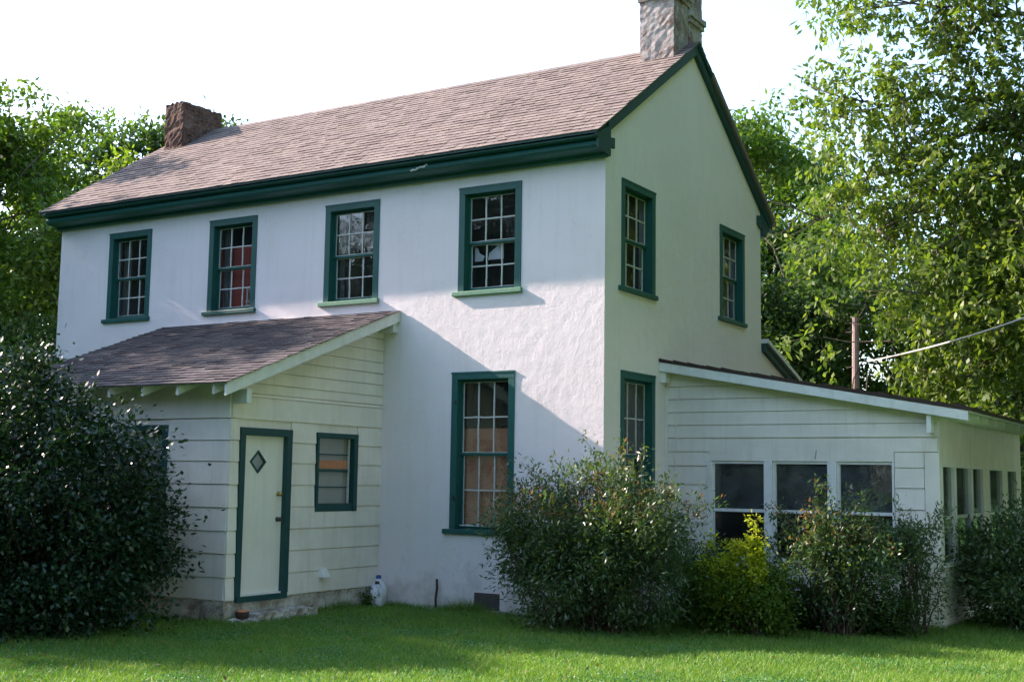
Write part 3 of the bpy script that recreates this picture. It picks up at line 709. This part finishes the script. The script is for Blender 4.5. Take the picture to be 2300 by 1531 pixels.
def curve(rng, A, B, bend, n=6):
    A = np.array(A, float); B = np.array(B, float); t = np.linspace(0, 1, n)[:, None]
    L = np.linalg.norm(B-A); off = rng.normal(size=3)*bend*L; off[2] = abs(off[2])*.6
    p = A+(B-A)*t+off*np.sin(np.pi*t); p[1:-1] += rng.normal(size=(n-2, 3))*L*.02; return p
def tree(name, loc, height, crown, n_clump, n_leaf, leaf, mat, label, group=None, seed=1, base=.35, trunk_r=.22, clump_r=1.0, cat='tree', shell=.55, flat=.7, extra=(), leaf_w=.5, droop=.2):
    """crown=(rx,ry); base = where the crown starts as a share of the height"""
    rng = np.random.default_rng(seed); loc = np.array(loc, float)
    z0 = height*base; cz = (height+z0)/2; rz_ = (height-z0)/2
    C = []
    while len(C) < n_clump:
        q = rng.normal(size=3); q /= np.linalg.norm(q); q *= rng.uniform(shell, 1.0)
        q *= 1+.18*np.sin(q[0]*5+seed)+.12*np.cos(q[2]*7+seed*2)
        C.append([q[0]*crown[0], q[1]*crown[1], cz+q[2]*(rz_-clump_r*.5)])
    C = np.array(C+[list(e) for e in extra]); C = C+np.array([loc[0], loc[1], 0])
    root = empty(name, tuple(loc)); tag(root, label, cat, group)
    tb = MB(); th = z0+(height-z0)*.6
    tp = curve(rng, loc+[0, 0, -.3], loc+[rng.normal()*.4, rng.normal()*.4, th], .03, 8)
    tb.tube(tp, list(np.linspace(trunk_r, trunk_r*.35, 8)), 9)
    for c in C:
        k = rng.integers(2, 8) if c[2] > z0 else rng.integers(1, 4)
        A = tp[min(k, 7)]; 
        if A[2] > c[2]: A = tp[max(1, k-2)]
        r0 = trunk_r*.28*rng.uniform(.6, 1); tb.tube(curve(rng, A, c, .12, 6), list(np.linspace(r0, .012, 6)), 5)
        for _ in range(3):
            e = c+rng.normal(size=3)*clump_r*.55; tb.tube(curve(rng, c, e, .15, 4), [.012, .01, .008, .005], 3)
    tb.build('trunk', 'bark', root, smooth=True)
    sz = rng.uniform(.65, 1.35, len(C))*clump_r
    idx = rng.choice(len(C), n_leaf, p=sz**2/np.sum(sz**2))
    # leaves sit on small sprays inside each clump
    ns = 26; sp = rng.normal(size=(len(C), ns, 3)); sp /= np.linalg.norm(sp, axis=2)[:, :, None]; sp *= rng.uniform(.35, 1, (len(C), ns, 1)); sp[:, :, 2] *= flat
    s_ = rng.integers(0, ns, n_leaf); off = sp[idx, s_]
    P = C[idx]+off*sz[idx][:, None]+rng.normal(size=(n_leaf, 3))*np.array([.2, .2, .11])*sz[idx][:, None]
    V = leaves(rng, P, leaf, leaf*leaf_w, .5, droop, off*.6)
    V4 = V.reshape(-1, 4, 3); quads_mesh('crown', V4[~((V4[:, 0, 1] < 12) & (V4[:, 0, 1] > 0) & (V4[:, 0, 0] > 3) & (V4[:, 0, 0] < 7.3))].reshape(-1, 3), mat, root); return root

# woods on the left behind the house
WG = 'trees behind the house'
tree('tree', (-20.5, 4.2, 0), 12.3, (2.8, 3.0), 75, 34000, .20, 'leaf_mid', 'tall green tree at the left edge of the photo', WG, 11, .25, .25, .95)
tree('tree', (-16.2, 4.6, 0), 8.6, (2.4, 2.6), 55, 24000, .18, 'leaf_mid', 'full leafy tree just left of the far wall corner', WG, 12, .1, .2, .9)
tree('tree', (-24.5, 10.5, 0), 13.3, (3.4, 3.2), 60, 26000, .22, 'leaf_mid', 'ragged tree beyond the left roof end', WG, 13, .35, .25, 1.0)
tree('tree', (-22.6, 13.6, 0), 14.3, (3.0, 3.0), 75, 34000, .24, 'leaf_dark', 'rounded vine covered tree left of the rusty chimney', WG, 14, .4, .25, 1.1)
tree('tree', (-17.2, 8.2, 0), 10.6, (2.6, 2.2), 50, 22000, .18, 'leaf_lime', 'bright yellow green tree against the left roof slope', WG, 15, .3, .16, .85)
tree('tree', (-13.6, 1.6, 0), 5.6, (1.5, 1.9), 40, 16000, .13, 'leaf_dark', 'low dark tree pressed against the far end wall', WG, 16, .05, .12, .7)
# woods on the right
tree('tree', (-6.4, 24.5, 0), 15.2, (3.6, 3.4), 80, 44000, .24, 'leaf_mid', 'distant tall tree rising right of the gable', WG, 21, .3, .28, 1.1)
tree('tree', (-3.4, 15.8, 0), 9.2, (2.9, 2.8), 80, 46000, .18, 'leaf_dark', 'dark tree just right of the gable wall', WG, 22, .08, .22, .95)
tree('tree', (-.6, 21.0, 0), 11.6, (3.8, 3.0), 75, 42000, .20, 'leaf_mid', 'broad tree behind the utility pole', WG, 23, .1, .25, 1.1)
tree('tree', (3.2, 25.5, 0), 12.6, (4.2, 3.4), 60, 26000, .22, 'leaf_lime', 'sunlit light green tree far behind the spreading tree', WG, 24, .15, .25, 1.2)
tree('tree', (2.4, 15.0, 0), 6.2, (3.4, 2.2), 55, 24000, .16, 'leaf_dark', 'dark low tree above the far sunroom eave', WG, 25, .05, .2, .9)
tree('tree', (9.0, 22.0, 0), 12, (4.0, 3.5), 50, 18000, .24, 'leaf_mid', 'tree beyond the right edge of the photo', WG, 26, .1, .25, 1.2)
# the big spreading tree whose limbs enter from the right
def spreading_tree():
    rng = np.random.default_rng(5); root = empty('pecan_tree', (7.6, 11.6, 0))
    tag(root, 'large spreading tree with drooping leafy limbs reaching in from the right', 'tree')
    tb = MB(); T = np.array([7.6, 11.6, 0.]); tp = curve(rng, T, T+[.4, .3, 12.5], .03, 9); tb.tube(tp, list(np.linspace(.38, .15, 9)), 10)
    limbs = [((7.6, 11.6, 8.2), (3.4, 10.5, 10.4), (.3, 9.8, 9.4)), ((7.6, 11.6, 6.6), (3.6, 10.4, 7.6), (2.0, 9.7, 6.0)),
             ((7.7, 11.7, 7.4), (3.9, 10.6, 9.0), (1.2, 9.9, 7.0)), ((7.7, 11.6, 9.8), (4, 10.5, 11.6), (1.2, 10.0, 11.6)),
             ((7.6, 11.6, 5.4), (4.4, 10.6, 5.4), (2.2, 10.0, 3.7)), ((7.6, 11.6, 9.2), (2.6, 10.4, 9.7), (.0, 9.8, 7.2)),
             ((7.6, 11.6, 7), (3.6, 9.8, 6.3), (2.3, 9.5, 4.7)), ((7.8, 11.6, 8), (10.6, 11.5, 9.5), (13, 11, 8)), ((7.8, 11.6, 9), (8.8, 14, 11), (9, 16, 10.5)),
             ((7.7, 11.6, 10.5), (5.4, 11.2, 12.6), (3.4, 10.8, 13))]
    tips = []
    for A, Bm, E in limbs:
        A, Bm, E = map(np.array, (A, Bm, E)); t = np.linspace(0, 1, 12)[:, None]
        c = A*(1-t)**2+2*Bm*t*(1-t)+E*t*t+rng.normal(size=(12, 3))*.08
        tb.tube(c, list(np.linspace(.085, .014, 12)), 7)
        for k in range(3, 12):
            for _ in range(4):
                d = rng.normal(size=3)*np.array([1, .8, .75]); d[2] -= .05; e = c[k]+d*rng.uniform(.4, 1.0)
                tb.tube(curve(rng, c[k], e, .15, 5), [.020, .015, .011, .008, .005], 4); tips.append(e)
                for _ in range(2):
                    e2 = e+rng.normal(size=3)*.45; e2[2] -= .1; tb.tube(curve(rng, e, e2, .15, 4), [.008, .006, .005, .004], 3); tips.append(e2)
    tb.build('trunk', 'bark', root, smooth=True)
    tips = np.array(tips); n = 56000; idx = rng.integers(0, len(tips), n); ns = 9
    sp = rng.normal(size=(len(tips), ns, 3))*.20; s_ = rng.integers(0, ns, n)
    P = tips[idx]+sp[idx, s_]+rng.normal(size=(n, 3))*.065
    keep = ~((np.abs(P[:, 0]-(.3+(10.9-P[:, 1])*.29)) < .42) & (P[:, 2] < 5.7)); P = P[keep]; o_ = sp[idx, s_][keep]*2      # pruned clear of the pole
    quads_mesh('crown', leaves(rng, P, .18, .085, .3, .55, o_), 'leaf_pecan', root)
spreading_tree()
# out of frame: left trees shade lean-to and lawn, others added to block sky
shade = [(-22.0, -2.5, 13.5, 3.2), (-19, -.7, 12.6, 2.6), (-20, -4.2, 12.6, 2.8), (-24.5, -5.5, 13.9, 3.0), (-23, -10, 12.6, 3.6), (-22.5, -14.5, 16, 4.6), (-21.5, -21.5, 10.0, 4.0), (-16.5, -27, 16, 4.6), (-10.5, -30, 15, 4.4), (-28, -18, 17, 4.6), (-19, -24.5, 15, 4.2), (-13, -34, 16, 4.6), (-4, -34, 15, 4.8), (3, -36, 16, 5), (10, -35, 15, 4.8), (-17, -36, 18, 5), (17, -31, 16, 5), (24, -24, 16, 5)]
lowring = [(-24, -19), (-19.5, -26), (-14, -30), (-9, -33), (-3, -36), (3, -37), (9, -36), (15, -34), (20, -28), (-27, -13), (-26, -7), (7.8, 22), (10.2, 24), (12.6, 26.5), (15, 22)]  # added unseen thickets that hide the bright horizon from window reflections
SG = 'shade trees left of the lawn'
pr = None
def copy_tree(o, loc, sc, rz, label):
    c = o.copy(); COL.objects.link(c); c.location = loc; c.scale = sc; c.rotation_euler = (0, 0, rz); c['label'] = label
    for ch in o.children: q = ch.copy(); COL.objects.link(q); q.parent = c; q.matrix_parent_inverse = ch.matrix_parent_inverse.copy()
    return c
for i, (x, y, hgt, rad) in enumerate(shade):
    lab = 'unseen tree around the lawn, casting its shade or added to block sky, outside the photo'
    if pr is None: pr = tree('shade_tree', (x, y, 0), hgt, (rad, rad), 100, 34000, .28, 'leaf_dark', lab, SG, 31, .16, .28, 1.15, shell=.2)
    else: copy_tree(pr, (x, y, 0), (rad/3.2, rad/3.2, hgt/13.5), i*1.3, lab)
for i, (x, y) in enumerate(lowring):
    lab = 'unseen low thicket added around the lawn to darken window reflections, outside the photo'
    if i == 0: pl = tree('thicket', (x, y, 0), 5.2, (3.6, 3.0), 60, 16000, .26, 'leaf_dark', lab, 'added thickets around the lawn', 51, .02, .12, 1.1, cat='thicket', shell=.2)
    else: copy_tree(pl, (x, y, 0), (1, 1, 1), i*1.1, lab)
for i, (x, y) in enumerate(((7.7, 4.6), (7.9, 8.2))):  # added unseen thickets: block sky and tint the sunroom side wall green
    lab = 'unseen leafy thicket added beside the sunroom to block sky, outside the photo'
    if i == 0: ps = tree('blocker_thicket', (x, y, 0), 4.6, (1.5, 1.7), 50, 14000, .16, 'leaf_lime', lab, 'added thickets beside the sunroom', 55, .02, .08, .75, cat='thicket', shell=.2)
    else: copy_tree(ps, (x, y, 0), (1, 1, 1.05), 1.7, lab)
for i, (x, y, s_) in enumerate(((12.0, .3, 1), (11.2, 6.0, 1.05), (14.5, 3.5, 1.3), (14.5, 9.5, 1.3), (12, 15, 1.1), (14, -5, 1.15), (21, -1, 1.4), (21, 7, 1.4), (20, -11, 1.35))):  # unseen trees added and sized for green bounce and less sky on the gable
    if i == 0:
        pr2 = tree('bounce_tree', (x, y, 0), 15.0, (3.6, 3.6), 110, 36000, .28, 'leaf_lime', 'unseen tree right of the sunroom, added for green bounce light, outside the photo', 'added trees right of the sunroom', 32, .12, .25, 1.2, shell=.2)
    else: copy_tree(pr2, (x, y, 0), (s_*1.1, s_*1.1, s_*1.1), i*2.1, 'unseen tree right of the sunroom, added for green bounce light, outside the photo')

# shrubs
def shrub(name, base, rx, ry, h, n_stem, n_leaf, leaf, lw, mat, label, seed, cat='shrub', spread=.35, tipmat=None, tipfrac=0, low=.1, group=None, clump=.16, droop=.1, stem_r=.010, nclump=None, dome=.5, lean=(0, 0)):
    rng = np.random.default_rng(seed); base = np.array(base, float); root = empty(name, tuple(base)); tag(root, label, cat, group)
    st = MB(); cl = []
    nc = nclump or n_stem*6
    for i in range(n_stem):
        a = rng.uniform(0, 2*np.pi); rr_ = np.sqrt(rng.uniform(0, 1)); x, y = rx*rr_*np.cos(a), ry*rr_*np.sin(a)
        top = h*(1-dome*rr_**2)*rng.uniform(.72, 1.06); A = base+[x*spread, y*spread, -.03]; B = base+[x+lean[0]*top, y+lean[1]*top, top]
        c = curve(rng, A, B, .05, 6); st.tube(c, list(np.linspace(stem_r, stem_r*.4, 6)), 4)
        for _ in range(max(1, nc//n_stem)):
            t = rng.uniform(low, 1)**.75; k = t*5; j = min(int(k), 4); p = c[j]+(c[j+1]-c[j])*(k-j)
            q = p+rng.normal(size=3)*np.array([rx, ry, h*.5])*.16; st.tube([p, (p+q)/2+[0, 0, .02], q], [stem_r*.4, stem_r*.3, stem_r*.2], 3) if rng.random() < .5 else None
            cl.append(q)
    cl = np.array(cl); cl[:, 2] = np.maximum(cl[:, 2], .05)
    st.build('stems', 'twig', root)
    sz = rng.uniform(.6, 1.4, len(cl)); idx = rng.choice(len(cl), n_leaf, p=sz/sz.sum())
    o_ = rng.normal(size=(n_leaf, 3))*clump*sz[idx][:, None]; o_[:, 2] *= .7
    P = cl[idx]+o_; P[:, 2] = np.maximum(P[:, 2], .01)
    V = leaves(rng, P, leaf, lw, .5, droop, o_/clump*.5)
    quads_mesh('foliage', V, mat, root); return root
def mound(name, base, R, zc, n_clump, n_leaf, leaf, lw, mat, label, seed, cr=.2, inner=.35, tipmat=None, tipfrac=0, sprays=0, spray_len=.35, lump=.12, skew=0, cat='bush', leaf_up=.5):
    """dense bush: clumps over an uneven ellipsoid shell R=(rx,ry,rz) centred at height zc, stems from the base"""
    rng = np.random.default_rng(seed); base = np.array(base, float); root = empty(name, tuple(base)); tag(root, label, cat)
    q = rng.normal(size=(n_clump*3, 3)); q /= np.linalg.norm(q, axis=1)[:, None]
    rad = np.where(rng.random(len(q)) < inner, rng.uniform(.25, .85, len(q)), rng.uniform(.86, 1.04, len(q)))
    bul = 1+lump*np.sin(q[:, 0]*4.3+seed)*np.cos(q[:, 2]*5.1+seed*.7)+lump*.7*np.sin(q[:, 1]*7+q[:, 2]*6+seed)
    C = base+np.array([0, 0, zc])+q*(rad*bul)[:, None]*np.array(R); C[:, 0] += skew*(1-C[:, 2]/(zc+R[2])); C = C[C[:, 2] > .06][:n_clump]
    st = MB()
    for c in C[::3]:
        A = base+np.array([rng.normal()*R[0]*.18, rng.normal()*R[1]*.18, -.03]); st.tube(curve(rng, A, c, .08, 6), [.013, .012, .010, .008, .006, .004], 4)
    tips = []
    out = (C-base-np.array([0, 0, zc*.6])); out /= np.linalg.norm(out, axis=1)[:, None]
    for k in rng.choice(len(C), sprays, replace=False) if sprays else []:
        if C[k][2] < zc*.8: continue
        d = out[k]*np.array([1, 1, .7])+np.array([0, 0, .55])+rng.normal(size=3)*.25; d /= np.linalg.norm(d); e = C[k]+d*spray_len*rng.uniform(.6, 1.3); e[2] -= .03
        c_ = curve(rng, C[k], e, .1, 5); st.tube(c_, [.005, .004, .003, .003, .002], 3)
        for t in (1, 2, 3, 4): tips.append(c_[t])
    st.build('stems', 'twig', root)
    sz = rng.uniform(.6, 1.4, len(C)); idx = rng.choice(len(C), n_leaf, p=sz**2/np.sum(sz**2))
    off = rng.normal(size=(n_leaf, 3))*(cr*.5*sz[idx])[:, None]*np.array([1, 1, .75])
    P = C[idx]+off; o_ = out[idx]*.7+off/cr*.4
    if tips:
        tips = np.array(tips); n2 = len(tips)*11; i2 = rng.integers(0, len(tips), n2); f2 = rng.normal(size=(n2, 3))*.045
        P = np.concatenate([P, tips[i2]+f2]); o_ = np.concatenate([o_, f2*12]); idx = np.concatenate([idx, np.zeros(n2, int)+rng.integers(0, len(C), n2)])
    P[:, 2] = np.maximum(P[:, 2], .015)
    V = leaves(rng, P, leaf, lw, leaf_up, .12, o_)
    if tipmat:
        tf_ = (P[:, 2] > zc+R[2]*.45) & (rng.random(len(C))[idx] < tipfrac); quads_mesh('foliage', V, mat, root, False, tipmat, tf_); return root
    quads_mesh('foliage', V, mat, root); return root
mound('holly_bush', (-5.52, -5.05, 0), (1.95, 1.45, 1.80), 1.28, 620, 84000, .078, .045, 'leaf_holly', 'large dark glossy holly bush at the left in front of the lean-to', 41, .28, lump=.09, sprays=60, spray_len=.25, skew=.12)
mound('nandina_bush', (.32, -.9, 0), (1.2, .8, .93), .98, 400, 34000, .082, .027, 'leaf_nandina', 'big feathery nandina bush hiding the house corner', 42, .24, tipmat='leaf_pink', tipfrac=.14, sprays=150, spray_len=.40, lump=.17)
mound('nandina_bush', (3.0, .55, 0), (.66, .45, .66), .8, 110, 8500, .075, .028, 'leaf_nandina', 'feathery nandina bush in front of the right sunroom window', 43, .22, tipmat='leaf_pink', tipfrac=.08, sprays=80, spray_len=.42, lump=.24)
mound('nandina_bush', (3.75, 1.2, 0), (.45, .35, .5), .95, 60, 3600, .075, .026, 'leaf_nandina', 'thin nandina sprays against the white outer corner of the sunroom', 53, .2, inner=.6, sprays=36, spray_len=.4, lump=.2)
mound('green_shrub', (1.95, -.05, 0), (.66, .42, .45), .42, 130, 11500, .060, .030, 'leaf_mid', 'low green shrub between the two nandina bushes', 44, .2, sprays=24, spray_len=.25, lump=.2, cat='shrub')
shrub('privet_shoots', (1.80, -.22, 0), .20, .12, 1.30, 6, 2900, .055, .034, 'leaf_yellow', 'rounded yellow green shoots catching the sun left of the taller spire', 45, 'shrub', .6, clump=.065, nclump=50, dome=.3, low=.35)
shrub('privet_shoots', (2.28, -.2, 0), .09, .06, 1.60, 3, 1700, .055, .034, 'leaf_yellow', 'tall narrow yellow green spire of shoots below the middle sunroom window', 52, 'shrub', .9, clump=.045, nclump=34, dome=.1, low=.4)
mound('dark_shrub', (1.0, .9, 0), (.45, .45, .5), .4, 70, 5000, .070, .026, 'leaf_nandina', 'dark bush between the big nandina and the first sunroom window', 54, .2, sprays=30, spray_len=.35, lump=.2)
mound('nandina_bush', (5.1, 3.0, 0), (1.05, 1.0, .8), .7, 260, 24000, .080, .034, 'leaf_nandina', 'dark spreading bush beside the sunroom side wall', 46, .26, sprays=50, spray_len=.35, lump=.14)
shrub('low_shrub', (2.6, 1.1, 0), 1.5, .45, .55, 30, 16000, .06, .03, 'leaf_dark', 'low dark growth along the foot of the sunroom wall', 47, 'shrub', .8, clump=.10, nclump=260, dome=.2, low=.02)
shrub('weed', (-3.92+.3, -.42, 0), .1, .07, .3, 6, 380, .05, .024, 'leaf_mid', 'small leafy weed beside the plastic jugs', 48, 'weed', .4, clump=.035, nclump=24)
# lawn
def grass(n, seed):
    rng = np.random.default_rng(seed)
    cx, cy = 7.791, -15.078
    d = 6+rng.random(n*3)**.8*13; az = yaw+rng.uniform(-.42, .42, n*3)
    x = cx-np.sin(az)*d; y = cy+np.cos(az)*d
    ok = ~((x > -L) & (x < 0) & (y > -.02)) & ~((x > AL) & (x < AX+.02) & (y > -AD-.02)) & ~((x > -.1) & (x < SX+.02) & (y > SY-.02)) & (y < 4)
    x, y = x[ok][:n], y[ok][:n]; n = len(x)
    h = rng.uniform(.025, .062, n)*(1+.35*np.sin(x*2.3+np.sin(y*1.9)*2)*np.cos(y*2.7)); a = rng.uniform(0, np.pi, n); w = rng.uniform(.003, .0065, n)
    near = (y > -.35) & (x < 0) & (x > AX); h[near] *= rng.choice([.4, 1, 2.4], near.sum(), p=[.5, .35, .15])
    V = np.zeros((n, 3, 3)); V[:, 0] = np.stack([x-np.cos(a)*w, y-np.sin(a)*w, 0*x], 1); V[:, 1] = np.stack([x+np.cos(a)*w, y+np.sin(a)*w, 0*x], 1)
    nt = 9000; s1 = rng.random(nt)
    seg = rng.choice(5, nt, p=[.34, .22, .12, .22, .10]); t = rng.random(nt)
    ex = np.select([seg == 0, seg == 1, seg == 2, seg == 3, seg == 4], [AX+t*-AX, AX+.03+0*t, AL+(AX-AL)*t, t*SX, SX+.05+0*t])
    ey = np.select([seg == 0, seg == 1, seg == 2, seg == 3, seg == 4], [-.03-.09*s1**2, -AD*t, -AD-.03-.12*s1**2, SY-.04-.1*s1**2, SY+4*t]); ex = ex+np.where((seg == 1) | (seg == 4), .12*s1**2, 0)
    dens = np.sin(ex*5.1+ey*3.3)+np.sin(ex*2.3-ey*4.7); kk = dens > rng.uniform(-1.6, 1.2, nt); m_ = min(kk.sum(), n)
    x[:m_], y[:m_] = ex[kk][:m_], ey[kk][:m_]; h[:m_] = rng.uniform(.04, .15, m_)*np.clip(dens[kk][:m_]*.5+.7, .4, 1.6)
    V[:, 0] = np.stack([x-np.cos(a)*w, y-np.sin(a)*w, 0*x], 1); V[:, 1] = np.stack([x+np.cos(a)*w, y+np.sin(a)*w, 0*x], 1)
    V[:, 2] = np.stack([x+rng.normal(size=n)*h*.6, y+rng.normal(size=n)*h*.6, h], 1)
    return quads_mesh('grass', V.reshape(-1, 3), 'grass', None, True)
def litter(n, seed):
    rng = np.random.default_rng(seed); x = rng.uniform(-4.5, 6, n); y = rng.uniform(-8, -.4, n)
    ok = ~((x < AX+.05) & (y > -AD-.05)); P = np.stack([x[ok], y[ok], rng.uniform(.02, .05, ok.sum())], 1)
    return quads_mesh('fallen_leaves', leaves(rng, P, .05, .03, 1.5, 0), 'litter', None)
M['litter'] = leafmat('dry leaves', [(.16, .09, .04), (.24, .15, .06), (.10, .06, .03)], .8, .1)
tag(litter(420, 3), 'scattered small dry brown leaves on the lawn', 'leaf litter', kind='stuff')
def clover(n, seed):
    rng = np.random.default_rng(seed); k = 90; cx_ = rng.uniform(-5, 5.5, k); cy_ = rng.uniform(-8, -1.2, k); r_ = rng.uniform(.15, .5, k)
    i = rng.integers(0, k, n); x = cx_[i]+rng.normal(size=n)*r_[i]; y = cy_[i]+rng.normal(size=n)*r_[i]; ok = ~((x < AX+.05) & (y > -AD-.05)) & (y < -.3)
    P = np.stack([x[ok], y[ok], rng.uniform(.02, .045, ok.sum())], 1)
    return quads_mesh('clover', leaves(rng, P, .024, .02, 1.2, 0), 'clover', None)
M['clover'] = leafmat('clover leaves', [(.06, .17, .07), (.09, .22, .09), (.12, .25, .09)], .5, .3)
tag(clover(26000, 5), 'patches of small round clover leaves in the lawn', 'clover', kind='stuff')
tag(grass(330000, 9), 'short green mown grass covering the lawn', 'grass', kind='stuff')
